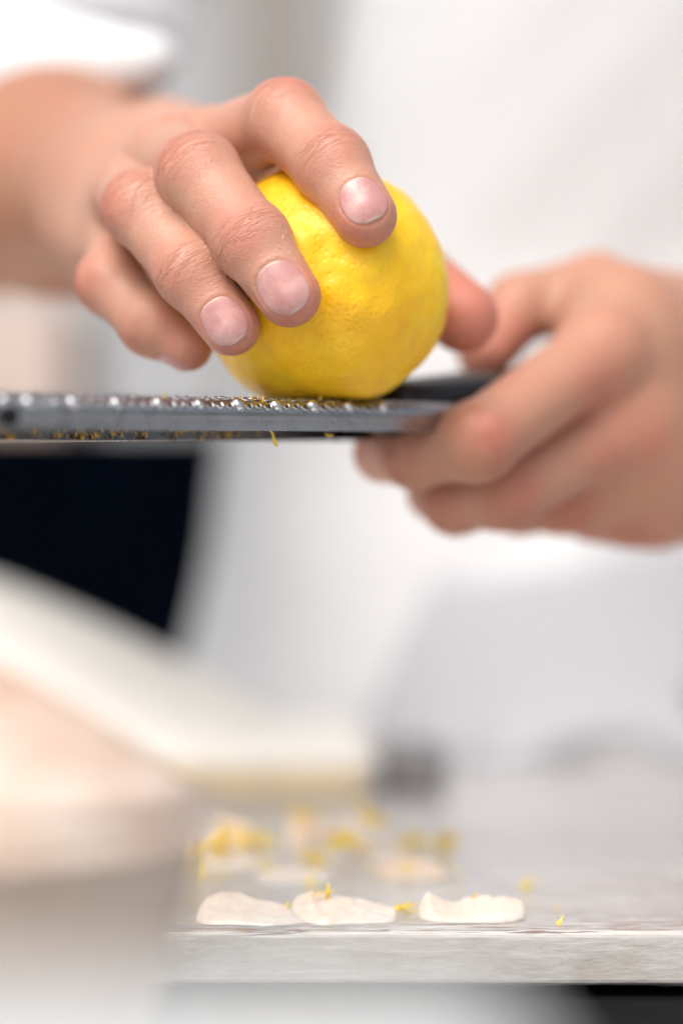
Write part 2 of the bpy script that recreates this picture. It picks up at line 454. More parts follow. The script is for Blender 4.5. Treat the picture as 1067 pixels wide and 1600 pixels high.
fL = hand_sdf(LF, LTH, LW, LARM + [(LSH, .055)], [], palm_cones(LF, LW, l_across, .015) +
              [(LTH[0][0], LW, .016, .02), (P(985, 640, .845), LW, .016, .024), (P(1010, 720, .85), LW, .016, .022), (P(965, 500, .838), LW, .019, .024), (P(1000, 735, .862), LW, .017, .020), (P(940, 700, .835), P(1010, 728, .85), .016, .016)], dorsal_ref=l_palmref, palm_k=.022, web=.008, ff=.002, kn=.25)

# ------------------------------------------------------------------ trunk under the jacket, one coarse piece
TB, TT = np.array([.11, 1.33, .62]), np.array([.155, 1.30, 1.36])
def flat(p, y0, s):
    q = p.copy(); q[:, 1] = y0 + (q[:, 1] - y0) / s; return q
def fTrunk(p):
    q = flat(p, 1.34, .66)
    d = cone(q, TB, TT, .150, .120) * .7
    for sh, el in ((RSH, RARM[-1][0]), (LSH, LARM[-1][0])):
        d = smin(d, cone(p, np.array([.155, 1.35, 1.40]), sh, .07, .058), .04)
        d = smin(d, cone(p, sh, el, .054, .043), .02)
    d = smin(d, cone(p, np.array([.157, 1.35, 1.40]), np.array([.157, 1.33, 1.55]), .06, .052), .03)
    # a plain head above the frame, chin tucked to look at the work
    q2 = p.copy(); c = np.array([.157, 1.29, 1.655], np.float32); q2 = (q2 - c) / np.array([.076, .098, .118], np.float32)
    d = smin(d, (np.sqrt((q2 ** 2).sum(1)) - 1) * .08, .03)
    d = smin(d, cone(p, np.array([.157, 1.192, 1.655]), np.array([.157, 1.175, 1.625]), .009, .014), .012)
    return d

person = empty('person', (.12, 1.33, 0))
tag(person, 'person in a white jacket grating a lemon with one hand on the grater handle', 'person')
parts = []
for f, lo, hi, h in ((fR, (-.29, .690, 1.08), (.06, 1.13, 1.31), .00075),
                     (fL, (-.02, .74, 1.00), (.34, 1.17, 1.20), .0012),
                     (fTrunk, (-.30, 1.0, .45), (.56, 1.5, 1.80), .007)):
    v, q, g = polygonise(f, lo, hi, h)
    parts.append((v, q, g))
V = np.concatenate([p[0] for p in parts]); G = np.concatenate([p[2] for p in parts])
offs = np.cumsum([0] + [len(p[0]) for p in parts])
F = np.concatenate([p[1] + o for p, o in zip(parts, offs)])
body = mesh_np('body', V, F, M['skin'], person)
# attributes: where the skin is redder, and the crease coordinates of each joint
red = np.zeros(len(V)); crv = np.zeros((len(V), 3)); crm = np.zeros(len(V))
def paint(fingers, ref, sl, seed0, tips=True):
    Vv = V[sl]; N = G[sl] / np.maximum(np.linalg.norm(G[sl], axis=1, keepdims=True), 1e-9)
    for fi, (name, f) in enumerate(fingers.items()):
        for ji, (j, t, d, b) in enumerate(frames(f, ref)):
            q = Vv - j; s = q @ t; z = q @ d; x = q @ b
            dors = np.clip((N @ d) * 1.6, 0, 1)
            near = np.exp(-(np.linalg.norm(q, axis=1) / (f[ji + 1][1] * 1.55)) ** 4)
            if ji < 2:
                m = np.exp(-(s / (.0075 if ji == 0 else .0045)) ** 2) * dors * near
                sel = m > crm[sl]
                tmp = crm[sl]; tmp[sel] = m[sel]; crm[sl] = tmp
                tmp = crv[sl]; tmp[sel] = np.stack([s, x, np.full_like(s, (seed0 + fi * 3 + ji) * 1.37)], 1)[sel]; crv[sl] = tmp
                red[sl] = np.maximum(red[sl], np.exp(-(np.linalg.norm(q - d * f[ji + 1][1], axis=1) / .0095) ** 2) * (.75 if ji == 0 else .5))
            else:
                red[sl] = np.maximum(red[sl], np.exp(-(np.linalg.norm(q - t * .003, axis=1) / .0125) ** 4) * .62)
        q = Vv - f[0][0]; red[sl] = np.maximum(red[sl], np.exp(-(np.linalg.norm(q, axis=1) / .013) ** 4) * .35)
paint(RF, LC, slice(offs[0], offs[1]), 0)
paint(LF, l_palmref, slice(offs[1], offs[2]), 40)
for pt, rr, k in ((RTH[3][0], .022, 1.0), (LTH[3][0], .018, .7)):
    red = np.maximum(red, np.exp(-(np.linalg.norm(V - pt, axis=1) / rr) ** 4) * k)
for px, py, dd, rr, k in ((935, 622, .80, .011, .8), (955, 722, .80, .010, .7), (1010, 700, .81, .010, .5), (748, 702, .76, .010, .2), (690, 800, .80, .010, .5), (800, 800, .79, .009, .4)):
    red = np.maximum(red, np.exp(-(np.linalg.norm((V - P(px, py, dd)) * np.array([1, .5, 1]), axis=1) / rr) ** 2) * k)
tanv = np.clip(np.minimum(np.linalg.norm(V - RARM[1][0], axis=1) * -14 + 1.75, 1), 0, 1) + .45 * (V[:, 0] > .02) * np.clip((V[:, 2] - .9) * 5, 0, 1)
me = body.data
me.attributes.new('tan', 'FLOAT', 'POINT').data.foreach_set('value', np.clip(tanv, 0, 1).astype(np.float32))
me.attributes.new('red', 'FLOAT', 'POINT').data.foreach_set('value', red.astype(np.float32))
me.attributes.new('crm', 'FLOAT', 'POINT').data.foreach_set('value', crm.astype(np.float32))
me.attributes.new('cr', 'FLOAT_VECTOR', 'POINT').data.foreach_set('vector', crv.astype(np.float32).ravel())

# nails: curved plates in their folds
fR_plain = hand_sdf(RF, RTH, RW, RARM, [], r_palm, dorsal_ref=LC)
for n in NAILS:
    NU, NV = 25, 25; vs = []; uv = []
    for i in range(NU):
        for j in range(NV):
            a, b = -1 + 2 * i / (NU - 1), -1 + 2 * j / (NV - 1)
            # square to superellipse
            r = max(abs(a), abs(b)); L = (abs(a) ** 2.35 + abs(b) ** 2.35) ** (1 / 2.35)
            k = r / L if L > 1e-9 else 0
            u, v = a * k, b * k
            ang = u * n.w / n.r
            vs.append(n.o + n.t * v * n.l * 1.0 + n.d * n.r * math.cos(ang) + n.b * n.r * math.sin(ang)); uv.append((u, v, r))
    vs = np.array(vs); uv = np.array(uv)
    for _ in range(4):
        p32 = vs.astype(np.float32); e = .0004
        d0 = fR_plain(p32); g = np.stack([fR_plain(p32 + np.float32(e) * np.eye(3, dtype=np.float32)[i]) - fR_plain(p32 - np.float32(e) * np.eye(3, dtype=np.float32)[i]) for i in range(3)], 1) / (2 * e)
        target = .00005 + .00012 * (1 - uv[:, 2] ** 2) + np.where(uv[:, 1] > .5, (uv[:, 1] - .5) * .0001, 0)
        dd = (target - d0)[:, None] * g / np.maximum((g ** 2).sum(1), .2)[:, None]
        vs = vs + (dd @ n.d)[:, None] * n.d * .6 + dd * .4
    lower = vs - n.d * .0005
    top = grid_faces(NU, NV); N0 = NU * NV
    fs = [tuple(f) for f in top]
    rim = [i * NV for i in range(NU)] + [(NU - 1) * NV + j for j in range(1, NV)] + [i * NV + NV - 1 for i in range(NU - 2, -1, -1)] + [j for j in range(NV - 2, 0, -1)]
    for a, b in zip(rim, rim[1:] + rim[:1]): fs.append((b, a, a + N0, b + N0))
    o = mesh_np('fingernail', np.concatenate([vs, lower]), fs, M['nail'], person)
    bm = bmesh.new(); bm.from_mesh(o.data); bmesh.ops.recalc_face_normals(bm, faces=bm.faces); bm.to_mesh(o.data); bm.free()
    at = o.data.attributes.new('nv', 'FLOAT_VECTOR', 'POINT'); at.data.foreach_set('vector', np.concatenate([uv, uv]).astype(np.float32).ravel())

def on_skin(px, py):
    d = .66
    for _ in range(60):
        e = float(fR(P(px, py, d)[None].astype(np.float32))[0])
        if e < .00005: break
        d += max(e * .8, .0001)
    return P(px, py, d)
FLECKS = [(437, 386), (446, 381), (443, 371), (452, 396), (433, 398), (462, 405), (424, 352), (447, 362), (533, 325), (541, 318), (548, 308), (531, 316), (322, 480), (330, 474)]

# white jacket: trunk and rolled sleeves with broad folds
def fTorso(p):
    q = flat(p, 1.33, .66)
    d = cone(q, np.array([.112, 1.35, .70]), np.array([.142, 1.35, 1.08]), .275, .186) * .75
    d = smin(d, cone(q, np.array([.142, 1.35, 1.08]), np.array([.175, 1.20, 1.37]), .186, .158) * .75, .05)
    return d
def fJacket(p):
    d = fTorso(p)
    fold = .0020 * np.sin(p[:, 2] * 46 + p[:, 0] * 24 + 2.2 * np.sin(p[:, 0] * 13 + 1)) + .0015 * np.sin(p[:, 2] * 90 - p[:, 0] * 60 + 1.5 * np.sin(p[:, 0] * 25))
    d = d + fold * np.clip((p[:, 0] - .0) / .10, .15, 1) * np.clip(1.3 - (p[:, 2] - 1.0) * 5, .25, 1)
    for sh, el, k in ((RSH, RARM[-1][0], 0), (LSH, LARM[-1][0], 1)):
        d = smin(d, cone(p, np.array([.155, 1.34, 1.38]), sh, .09, .072), .03)
        cuff = sh + (el - sh) * (.93 if k == 0 else .92)
        a = cone(p, sh, cuff, .068, .060) + .004 * np.sin(p[:, 2] * 110 + p[:, 0] * 30)
        # open cuff
        ax = nrm(el - sh).astype(np.float32)
        end = (p - (cuff + nrm(el - sh) * .03).astype(np.float32)) @ ax
        a = np.maximum(a, end)
        hole = np.maximum(cone(p, cuff, cuff + nrm(el - sh) * .1, .054, .054), -(p - cuff.astype(np.float32)) @ ax - .01)
        a = np.maximum(a, -hole) if k else a
        if k == 0: a = smin(a, cone(p, P(-130, 178, 1.08), P(235, 98, .94), .056, .011), .02)
        d = smin(d, a, .02)
    d = np.maximum(d, p[:, 2] - 1.50)
    return d
v, q, g = polygonise(fJacket, (-.34, .90, .42), (.60, 1.6, 1.56), .006)
mesh_np('jacket', v, q, M['white_cloth'], person)

M['blue_grey_layer'] = mat_cloth('blue_grey_cotton', (.50, .51, .545))  # blue-grey cloth layer over the lower right of the jacket
def fBlueGreyLayer(p):
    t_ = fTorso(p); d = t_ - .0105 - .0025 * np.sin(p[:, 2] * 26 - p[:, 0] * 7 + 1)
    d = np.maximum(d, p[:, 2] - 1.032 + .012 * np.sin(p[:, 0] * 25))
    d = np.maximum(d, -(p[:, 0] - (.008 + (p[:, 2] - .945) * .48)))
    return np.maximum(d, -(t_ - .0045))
v, q, g = polygonise(fBlueGreyLayer, (-.2, 1.0, .55), (.50, 1.6, 1.06), .005, 1)
o = mesh_np('blue_grey_layer', v, q, M['blue_grey_layer'], person)
# ------------------------------------------------------------------ lemon
nib = nrm(np.array([.03, -1.0, .10]))
bm = bmesh.new(); bmesh.ops.create_icosphere(bm, subdivisions=6, radius=1)
Rm = Vector(nib).to_track_quat('Z', 'Y').to_matrix()
from mathutils import noise as mn
GRZ = HC + .0330
for v_ in bm.verts:
    u = v_.co.normalized(); c = u.dot(Vector(nib)); ang = math.acos(max(-1, min(1, c)))
    loc = Rm.inverted() @ u; phi = math.atan2(loc.y, loc.x)
    r = LR * (1 + .012 * abs(c) ** 3)
    r += .0009 * mn.noise(u * 2.6) + .0004 * mn.noise(u * 6.0 + Vector((5, 5, 5))) + (.00008 + .00035 * max(0, c) ** 6) * mn.noise(u * 9.0 + Vector((3, 1, 2)))
    # puckered end with radial wrinkles
    e = math.exp(-(ang / .17) ** 2); r -= .0012 * e
    r += .0013 * math.exp(-((ang - .30) / .16) ** 2) * (.55 + .45 * math.sin(5 * phi + 1.7 + 3 * mn.noise(u * 5)))
    r += .0016 * max(0, u.dot(Vector((-.78, 0, -.62)))) ** 4
    p = Vector(LC) + u * r
    if p.z < GRZ: p.z = GRZ + (p.z - GRZ) * .12
    v_.co = p - Vector(LC)
lem = mesh_bm('lemon', bm, M['lemon'], None, True); lem.location = LC
tag(lem, 'bright yellow lemon held in the fingers above the grater', 'lemon')

# ------------------------------------------------------------------ grater
TH = R(50)
gO = P(430, 622, .710)
rise = .022
gx = nrm(np.array([math.cos(TH), math.sin(TH), rise]))
gw = nrm(np.array([-math.sin(TH), math.cos(TH), -.075]))
gz = np.cross(gx, gw)
grater = empty('grater', gO)
tag(grater, 'long steel hand grater with black handle held under the lemon', 'grater')
def GP(s, w_, z): return gO + gx * s + gw * w_ + gz * z
prof = []
BW, SR, FH = .0345, .0042, .0090
prof.append((.0016, -FH)); prof.append((.0004, -FH * .7))
for a in np.linspace(180, 100, 8): prof.append((SR + SR * math.cos(R(a)), -SR + SR * math.sin(R(a))))
for t in np.linspace(.18, .82, 9): prof.append((BW * t, .0011 * math.sin(math.pi * t) - .0001))
for a in np.linspace(80, 0, 8): prof.append((BW - SR + SR * math.cos(R(a)), -SR + SR * math.sin(R(a))))
prof.append((BW - .0004, -FH * .7)); prof.append((BW - .0016, -FH))
prof = np.array(prof); tn = np.gradient(prof, axis=0); tn /= np.linalg.norm(tn, axis=1, keepdims=True)
inner = prof - np.stack([-tn[:, 1], tn[:, 0]], 1) * .0006
loop = np.concatenate([prof, inner[::-1]])
ss = np.linspace(-.200, .100, 66); vs = []
for s_ in ss:
    taper = 1 if s_ < .06 else 1 - .25 * ((s_ - .06) / .04) ** 2
    for w_, z in loop: vs.append(GP(s_, BW / 2 + (w_ - BW / 2) * taper, z))
nl = len(loop); fs = []
for i in range(len(ss) - 1):
    for j in range(nl):
        a, b = i * nl + j, i * nl + (j + 1) % nl
        fs.append((a, b, b + nl, a + nl))
for i in (0, len(ss) - 1):
    for j in range(len(prof) - 1): fs.append((i * nl + j, i * nl + j + 1, i * nl + nl - 2 - j, i * nl + nl - 1 - j))
blade = mesh_np('blade', vs, fs, M['steel'], grater)
bm = bmesh.new(); bm.from_mesh(blade.data); bmesh.ops.recalc_face_normals(bm, faces=bm.faces); bm.to_mesh(blade.data); bm.free()
blade.data.set_sharp_from_angle(angle=R(50))
# teeth: little raised scoops with a sharp curved lip
M['tooth_dull'] = mat_steel('low_glint_steel', (.42, .42, .43), .38); M['hole'] = mat_plain('perforation_shade', (.02, .017, .012), .5, .3, 200)  # darker tooth steel to cut glints; near-black colour for shade in perforations
def scoop_mesh(name, lip, mat, dome=False):
    """a raised scoop: a half-ring lip with a dark disc for the shaded perforation behind it"""
    vs, fs, mi = [], [], []; NA = 11
    rings = ((.00135, -.0001), (.00118, .00050), (.00092, .00074), (.00045, .00088)) if dome else ((.00140, -.0001), (.00125, lip), (.00108, lip * 1.05), (.00100, .00005))
    for rr, hh in rings:
        for k in range(NA):
            a = R(-100 + 200 * k / (NA - 1)) if not dome else R(360 * k / (NA - 1))
            lift = (.25 + .75 * max(0, math.cos(a * .85))) if not dome else 1
            vs.append((rr * math.cos(a) * 1.1, rr * math.sin(a), hh * lift if hh > .0001 else hh))
    for ring in range(3):
        for k in range(NA - 1):
            a = ring * NA + k; fs.append((a, a + 1, a + 1 + NA, a + NA)); mi.append(0)
    b = 3 * NA; c = len(vs); vs.append((0, 0, .0010 if dome else .00006))
    for k in range(NA - 1): fs.append((b + k, b + k + 1, c)); mi.append(0 if dome else 1)
    me = bpy.data.meshes.new(name); me.from_pydata(vs, [], fs); me.polygons.foreach_set('use_smooth', [True] * len(fs))
    me.materials.append(mat); me.materials.append(M['hole']); me.polygons.foreach_set('material_index', mi)
    return me
tm = scoop_mesh('tooth', .00055, M['tooth_dull']); dome = scoop_mesh('glint_dome', .0006, M['tooth'], True)
# path over the blade's section: arc length -> (w, z, normal)
sec = prof; seg = np.linalg.norm(np.diff(sec, axis=0), axis=1); cum = np.concatenate([[0], np.cumsum(seg)])
def on_section(l):
    i = min(max(np.searchsorted(cum, l) - 1, 0), len(seg) - 1); t = (l - cum[i]) / seg[i]
    p = sec[i] + (sec[i + 1] - sec[i]) * t; d = (sec[i + 1] - sec[i]) / seg[i]
    return p, np.array([-d[1], d[0]]), d
invg = Matrix.Translation(Vector(gO)).inverted()
shared_v, shared_f = [], []; zt = random.Random(3)
tm2 = tm.copy(); tm2.materials[0] = M['tooth']
rows = [(l, k) for k, l in enumerate(np.arange(.0074, cum[-1] - .007, .0034))]
nt_ = 0
for l, k in rows:
    for c in range(70):
        s_ = -.190 + c * .0039 + (k % 2) * .00195
        if s_ > .052: continue
        glint_dome = k == 0 and (c % 4 == 1 or (s_ < -.085 and c % 4 == 3))  # domes added among the teeth only to catch bright glints
        sc = zt.uniform(1.1, 1.5) if glint_dome else zt.uniform(.9, 1.35)
        p, n2, d2 = on_section(l)
        zax = gw * n2[0] + gz * n2[1]; xax = nrm(gx * .35 + (gw * d2[0] + gz * d2[1]) * .94 * (-1)); 
        xax = nrm(xax - zax * (xax @ zax)); yax = np.cross(zax, xax)
        o = GP(s_, p[0], p[1])
        mw = Matrix(((xax[0], yax[0], zax[0], o[0]), (xax[1], yax[1], zax[1], o[1]), (xax[2], yax[2], zax[2], o[2]), (0, 0, 0, 1))) @ Matrix.Rotation(zt.gauss(0, .08), 4, 'Y') @ Matrix.Rotation(zt.gauss(0, .07), 4, 'X') @ Matrix.Diagonal((sc, sc, sc, 1))
        if k < 3 and s_ > -.14:
            mw = mw if (glint_dome or k == 0) else mw @ Matrix.Diagonal((1, 1, .6, 1))
            ob = bpy.data.objects.new('glint_dome' if glint_dome else 'tooth', dome if glint_dome else (tm2 if zt.random() < .22 else tm)); C.objects.link(ob); ob.parent = grater; ob.matrix_local = invg @ mw; nt_ += 1
        else:
            mw = mw @ Matrix.Diagonal((1, 1, .55, 1)); b0 = len(shared_v)
            for v_ in tm.vertices: shared_v.append(tuple(mw @ v_.co))
            for pl in tm.polygons: shared_f.append(tuple(b0 + i for i in pl.vertices))
o = mesh_np('teeth_field', shared_v, shared_f, M['tooth_dull'], grater); o['kind'] = 'stuff'
# the sharp perforations show from below as bright burrs on the inside of the far flange; wet zest clings there
vs, fs = [], []
rb = random.Random(4)
for k in range(395):
    s_ = rb.uniform(-.11, .03); z = -rb.uniform(.0030, .0080); w_ = BW - .0022 - rb.random() * .0008
    if k > 385:
        q_, n_, _d = on_section(rb.uniform(.0078, .0112)); s_ = rb.gauss(-.004, .022); w_, z = q_[0] + n_[0] * .0004, q_[1] + n_[1] * .0004
    elif rb.random() < .5: continue
    c = GP(s_, w_, z); a = rb.uniform(.0003, .0007); b0 = len(vs)
    ico = bmesh.new(); bmesh.ops.create_icosphere(ico, subdivisions=1, radius=1)
    for v_ in ico.verts: vs.append(tuple(c + gx * v_.co.x * a * rb.uniform(.6, 1) + gw * v_.co.y * a * .6 + gz * v_.co.z * a * rb.uniform(1, 2.2)))
    for f_ in ico.faces: fs.append(tuple(b0 + v_.index for v_ in f_.verts))
    ico.free()
o = mesh_np('zest_residue', vs, fs, M['residue'], grater); o['kind'] = 'stuff'
# black disc for the shade inside the hanging hole near the free end
bm = bmesh.new()
hc_ = GP(-.0999, -.0003, -.0058)
Mh = Matrix(((gx[0], gz[0], -gw[0], hc_[0]), (gx[1], gz[1], -gw[1], hc_[1]), (gx[2], gz[2], -gw[2], hc_[2]), (0, 0, 0, 1)))
bmesh.ops.create_cone(bm, cap_ends=True, segments=20, radius1=.0026, radius2=.0026, depth=.0014, matrix=Mh)
mesh_bm('hole_shade_disc', bm, M['black_plastic'], grater)
# handle: tapered rounded bar
vs = []; hs_ = np.linspace(.066, .200, 30); NR = 24
for s_ in hs_:
    t = (s_ - .066) / .134; r1 = .0095 + .006 * min(1, t * 3) - .003 * t; r2 = .0080 + .005 * min(1, t * 2.5)
    if t < .02: r1 *= .8; r2 *= .8
    if t > .93: k = math.sqrt(max(0, 1 - ((t - .93) / .07) ** 2)); r1 *= .3 + .7 * k; r2 *= .3 + .7 * k
    for j in range(NR):
        a = 2 * math.pi * j / NR
        vs.append(GP(s_, BW / 2 + r1 * math.cos(a), -.0005 + r2 * math.sin(a)))
fs = grid_faces(NR, len(hs_), True)
vs = np.array(vs).reshape(len(hs_), NR, 3).transpose(1, 0, 2).reshape(-1, 3)
fs = list(fs) + [tuple(j * len(hs_) for j in range(NR)), tuple(j * len(hs_) + len(hs_) - 1 for j in range(NR))]
o = mesh_np('handle', vs, fs, M['black_plastic'], grater)
bm = bmesh.new(); bm.from_mesh(o.data); bmesh.ops.recalc_face_normals(bm, faces=bm.faces); bm.to_mesh(o.data); bm.free()

# ------------------------------------------------------------------ table, slab, film
ZT = HC - .117                 # top of the slab
SB = ZT - .0150
table = empty('table', (0, 1.0, 0)); tag(table, 'work table with an unseen white top to bounce light, under the slab, the bowl and the tray', 'table')  # top kept white out of view to bounce fill onto the lemon
mesh_bm('table_top', box_bm(-.9, .9, .18, 1.22, SB - .045, SB - .006, .003), M['table'], table)
for x in (-.85, .85):
    for y in (.23, 1.17): mesh_bm('leg', box_bm(x - .025, x + .025, y - .025, y + .025, 0.004, SB - .046, .004), M['table'], table)
mt = mesh_bm('under_slab_shade', box_bm(-.60, .70, .640, 1.21, SB - .0059, SB - .0035, .0008), M['mat']); tag(mt, 'added black sheet standing in for the shade under the front edge of the stone slab', 'mat')  # added sheet, its black stands for the shade beneath the slab
slab = empty('stone_slab', (0, .9, SB)); tag(slab, 'pale grey stone slab wrapped in clear film with slices laid on it', 'slab')
nx, ny = 220, 26
SY0, SY1, SX0, SX1 = .7135, 1.19, -.42, .47
bm = box_bm(SX0, SX1, SY0, SY1, SB, ZT, .0016, 3)
mesh_bm('slab_block', bm, M['slab'], slab)
for x in (SX0 + .05, SX1 - .05):
    for y in (SY0 + .06, SY1 - .05): mesh_bm('foot', box_bm(x - .02, x + .02, y - .02, y + .02, SB - .0034, SB - .0002, .001), M['black_plastic'], slab)
# film: over the top, round the front edge and down the face
path = [(SY1 - .003, ZT + .0006)] + [(y, ZT + .0006) for y in np.linspace(SY1 - .02, SY0 + .0024, 70)]
for a in np.linspace(80, 0, 5): path.append((SY0 + .0018 - .0026 * math.cos(R(a)), ZT - .0020 + .0026 * math.sin(R(a))))
for z in np.linspace(ZT - .004, SB + .0006, 7): path.append((SY0 - .0009, z))
vs = []
for i in range(nx):
    x = SX0 + .002 + (SX1 - SX0 - .004) * i / (nx - 1)
    for j, (y, z) in enumerate(path):
        wv = .0005 * mn.noise(Vector((x * 9, y * 110, z * 110))) + .0004 * mn.noise(Vector((x * 26, y * 60, z * 200 + 5)))
        if j > 75: vs.append((x, y - abs(wv) * 1.6 - (j - 75) * .00012 * (1 + mn.noise(Vector((x * 30, 2, 1)))), z - (j == len(path) - 1) * .0014 * (mn.noise(Vector((x * 18, 7, 3))) + .2)))
        else: vs.append((x, y, z + abs(wv) * 1.3))
mesh_np('film', vs, grid_faces(nx, len(path)), M['film'], slab)
ZF = ZT + .0007

# ------------------------------------------------------------------ slices on the slab
def slice_(px0, px1, d, depth, prof, mat, label, seed, group='pale slices laid out on the slab', yaw=0.0):
    """a thin soft slice: its ridge line follows prof (heights in mm from left to right)"""
    x0, x1 = P(px0, 0, d)[0], P(px1, 0, d)[0]; wdt = (x1 - x0) / 2; cx = (x0 + x1) / 2
    NU, NV = 48, 22; vs = []
    pr = np.array(prof) * MM
    def height(u): 
        t = (u + 1) / 2 * (len(pr) - 1); i = min(int(t), len(pr) - 2); k = t - i; k = k + .3 * (k * k * (3 - 2 * k) - k)
        return pr[i] * (1 - k) + pr[i + 1] * k
    for side in (0, 1):
        for i in range(NU):
            u = -1 + 2 * i / (NU - 1)
            for j in range(NV):
                v = -1 + 2 * j / (NV - 1)
                edge = (1 - abs(u) ** 3.2) ** .5
                yy = v * depth / 2 * max(edge, .02) * (1 + .16 * mn.noise(Vector((u * 2.2, seed, v * .4)))) + depth * .10 * mn.noise(Vector((u * 1.5, seed + 9, 0)))
                thick = height(u) * .88 * (.16 + .84 * min(1, (v * .5 + .5) * 1.25)) * (1 - abs(v) ** 10) ** .3 * min(1, (1 - abs(u) ** 12 + 1e-6)) ** .3
                rip = (.0006 * mn.noise(Vector((u * 4.5, v * 2.5, seed))) + .0003 * mn.noise(Vector((u * 11, v * 7, seed + 3)))) * min(1, (1 - abs(u)) * 5) 
                z = max(thick + rip, .0002) if side else 0
                vs.append((u * wdt, yy, z))
    fs = grid_faces(NU, NV); N0 = NU * NV
    fs = [tuple(reversed(f)) for f in fs] + [tuple(i + N0 for i in f) for f in fs]
    rim = [i * NV for i in range(NU)] + [(NU - 1) * NV + j for j in range(1, NV)] + [i * NV + NV - 1 for i in range(NU - 2, -1, -1)] + [j for j in range(NV - 2, 0, -1)]
    for a, b in zip(rim, rim[1:] + rim[:1]): fs.append((a, b, b + N0, a + N0))
    o = mesh_np('fish_slice', vs, fs, mat); o.location = (cx, d + depth / 2, ZF); o.rotation_euler = (0, 0, yaw)
    bm = bmesh.new(); bm.from_mesh(o.data); bmesh.ops.recalc_face_normals(bm, faces=bm.faces); bm.to_mesh(o.data); bm.free()
    return tag(o, label, 'slice', group)
slice_(303, 492, .7195, .019, [3.5, 7.2, 8.4, 8.0, 7.6, 6.6, 5.4, 4.6, 4.0, 3.2, 2.6, 1.2], M['fish'], 'pale slice with a raised left end, leftmost of the front row on the slab', 1)
slice_(452, 622, .7215, .020, [5.6, 7.4, 8.2, 7.0, 7.2, 6.6, 6.0, 5.2, 4.6, 4.0, 3.4, 3.8], M['fish'], 'pale slice in the middle of the front row with zest on its raised tip', 4)
slice_(654, 825, .725, .017, [4.0, 8.0, 6.2, 4.6, 4.0, 5.4, 6.2, 6.4, 6.0, 5.8, 5.6, 5.8], M['fish'], 'pale boat shaped slice at the right end of the front row', 8)
slice_(395, 524, .800, .017, [1.5, 3.2, 4.0, 4.4, 4.0, 3.2, 1.5], M['fish'], 'pale slice of the second row behind the gap of the two left front slices', 11)
slice_(583, 704, .806, .020, [2.0, 4.5, 6.0, 6.2, 5.5, 4.5, 2], M['fish2'], 'peach tinted slice of the second row, behind the right front slice', 13)
slice_(300, 425, .835, .022, [2, 4, 5, 5.5, 5, 3.5, 2], M['fish'], 'blurred pale slice strewn with zest at the left of the third row', 15)
slice_(210, 275, .800, .016, [2, 4, 4, 3, 1], M['fish'], 'small pale slice half hidden by the bowl at far left', 17)
slice_(540, 640, .842, .020, [2, 4, 5, 5.5, 4.5, 2], M['fish'], 'blurred pale slice with zest in the middle of the third row', 19)
slice_(300, 400, .885, .024, [3, 6, 9, 9, 7, 4], M['fish2'], 'blurred pale slice at the back left, behind the zest', 21)
slice_(446, 515, .892, .022, [5, 10, 10, 8, 5], M['fish2'], 'blurred peach slice standing up at the back of the slab', 23)
slice_(510, 620, .905, .026, [3, 6, 9, 9, 7, 4], M['fish'], 'blurred pale slice farthest back in the middle', 25)

# ------------------------------------------------------------------ zest: curled shreds, one object each
def zest_mesh(seed):
    r = random.Random(seed); n = 9; L = r.uniform(.004, .0075); curl = r.uniform(.6, 2.6); wdt = r.uniform(.0005, .0009)
    vs = []; x = z = 0; a = r.uniform(.0, .8); pts = []
    for i in range(n):
        pts.append((x, z, a)); st = L / (n - 1); x += math.cos(a) * st; z += math.sin(a) * st; a += (curl / n) * r.choice((1, 1, -1.6))
    mx = sum(p[0] for p in pts) / n; mz = min(p[1] for p in pts)
    for i, (x, z, a) in enumerate(pts):
        ww = wdt * (.35 + .65 * math.sin(math.pi * (i + .5) / n)); tw = math.sin(i * .9 + seed) * .5
        for (sy, sz) in ((-1, -.35), (1, -.35), (1, .35), (-1, .35)):
            vs.append((x - mx, sy * ww * math.cos(tw) , z - mz + .0003 + sz * ww + sy * ww * math.sin(tw) * .6))
    fs = []
    for i in range(n - 1):
        for j in range(4):
            a0, b0 = i * 4 + j, i * 4 + (j + 1) % 4; fs.append((a0, b0, b0 + 4, a0 + 4))
    fs += [(3, 2, 1, 0), tuple((n - 1) * 4 + j for j in range(4))]
    me = bpy.data.meshes.new('lemon_zest'); me.from_pydata(vs, [], fs); me.polygons.foreach_set('use_smooth', [True] * len(fs)); me.materials.append(M['zest'])
    return me
zm = [zest_mesh(i) for i in range(10)]
zr = random.Random(12)
fleck_me = zm[2].copy(); fleck_me.materials.clear(); fleck_me.materials.append(mat_plain('dry_peel_fleck', (.80, .66, .50), .6, .1, 300))
def zest(px, d, lift, label, group, scale=1.0, rot=None):
    o = bpy.data.objects.new('lemon_zest', zr.choice(zm)); C.objects.link(o)
    o.location = ((px - 533.5) * K * d, d, ZF + lift)
    o.rotation_euler = rot or (zr.uniform(-.3, .3), zr.uniform(-.4, .4), zr.uniform(0, 6.28)); o.scale = (scale,) * 3
    return tag(o, label, 'zest', group)
for c, d, sx, n, l0, where in ((300, .845, 22, 8, .001, 'at the left end of the back pile'), (350, .845, 28, 14, .005, 'on the left slice of the third row'),
        (400, .85, 18, 8, .004, 'at the right end of the left pile'), (535, .848, 22, 14, .004, 'in the bright heap at the middle back'),
        (470, .89, 12, 5, .008, 'on the upright peach slice'), (580, .885, 12, 6, .008, 'on the farthest slice'),
        (650, .868, 16, 12, .001, 'in the heap behind the peach slice'), (695, .872, 13, 9, .001, 'at the right end of the rear heap'), (495, .83, 14, 5, .001, 'just behind the second row slice')):
    for k in range(n): zest(c + zr.gauss(0, sx * .7), d + zr.gauss(0, .005), l0 + zr.random() * .003, 'tiny yellow shred of zest ' + where, 'zest shreds ' + where, 1.45)
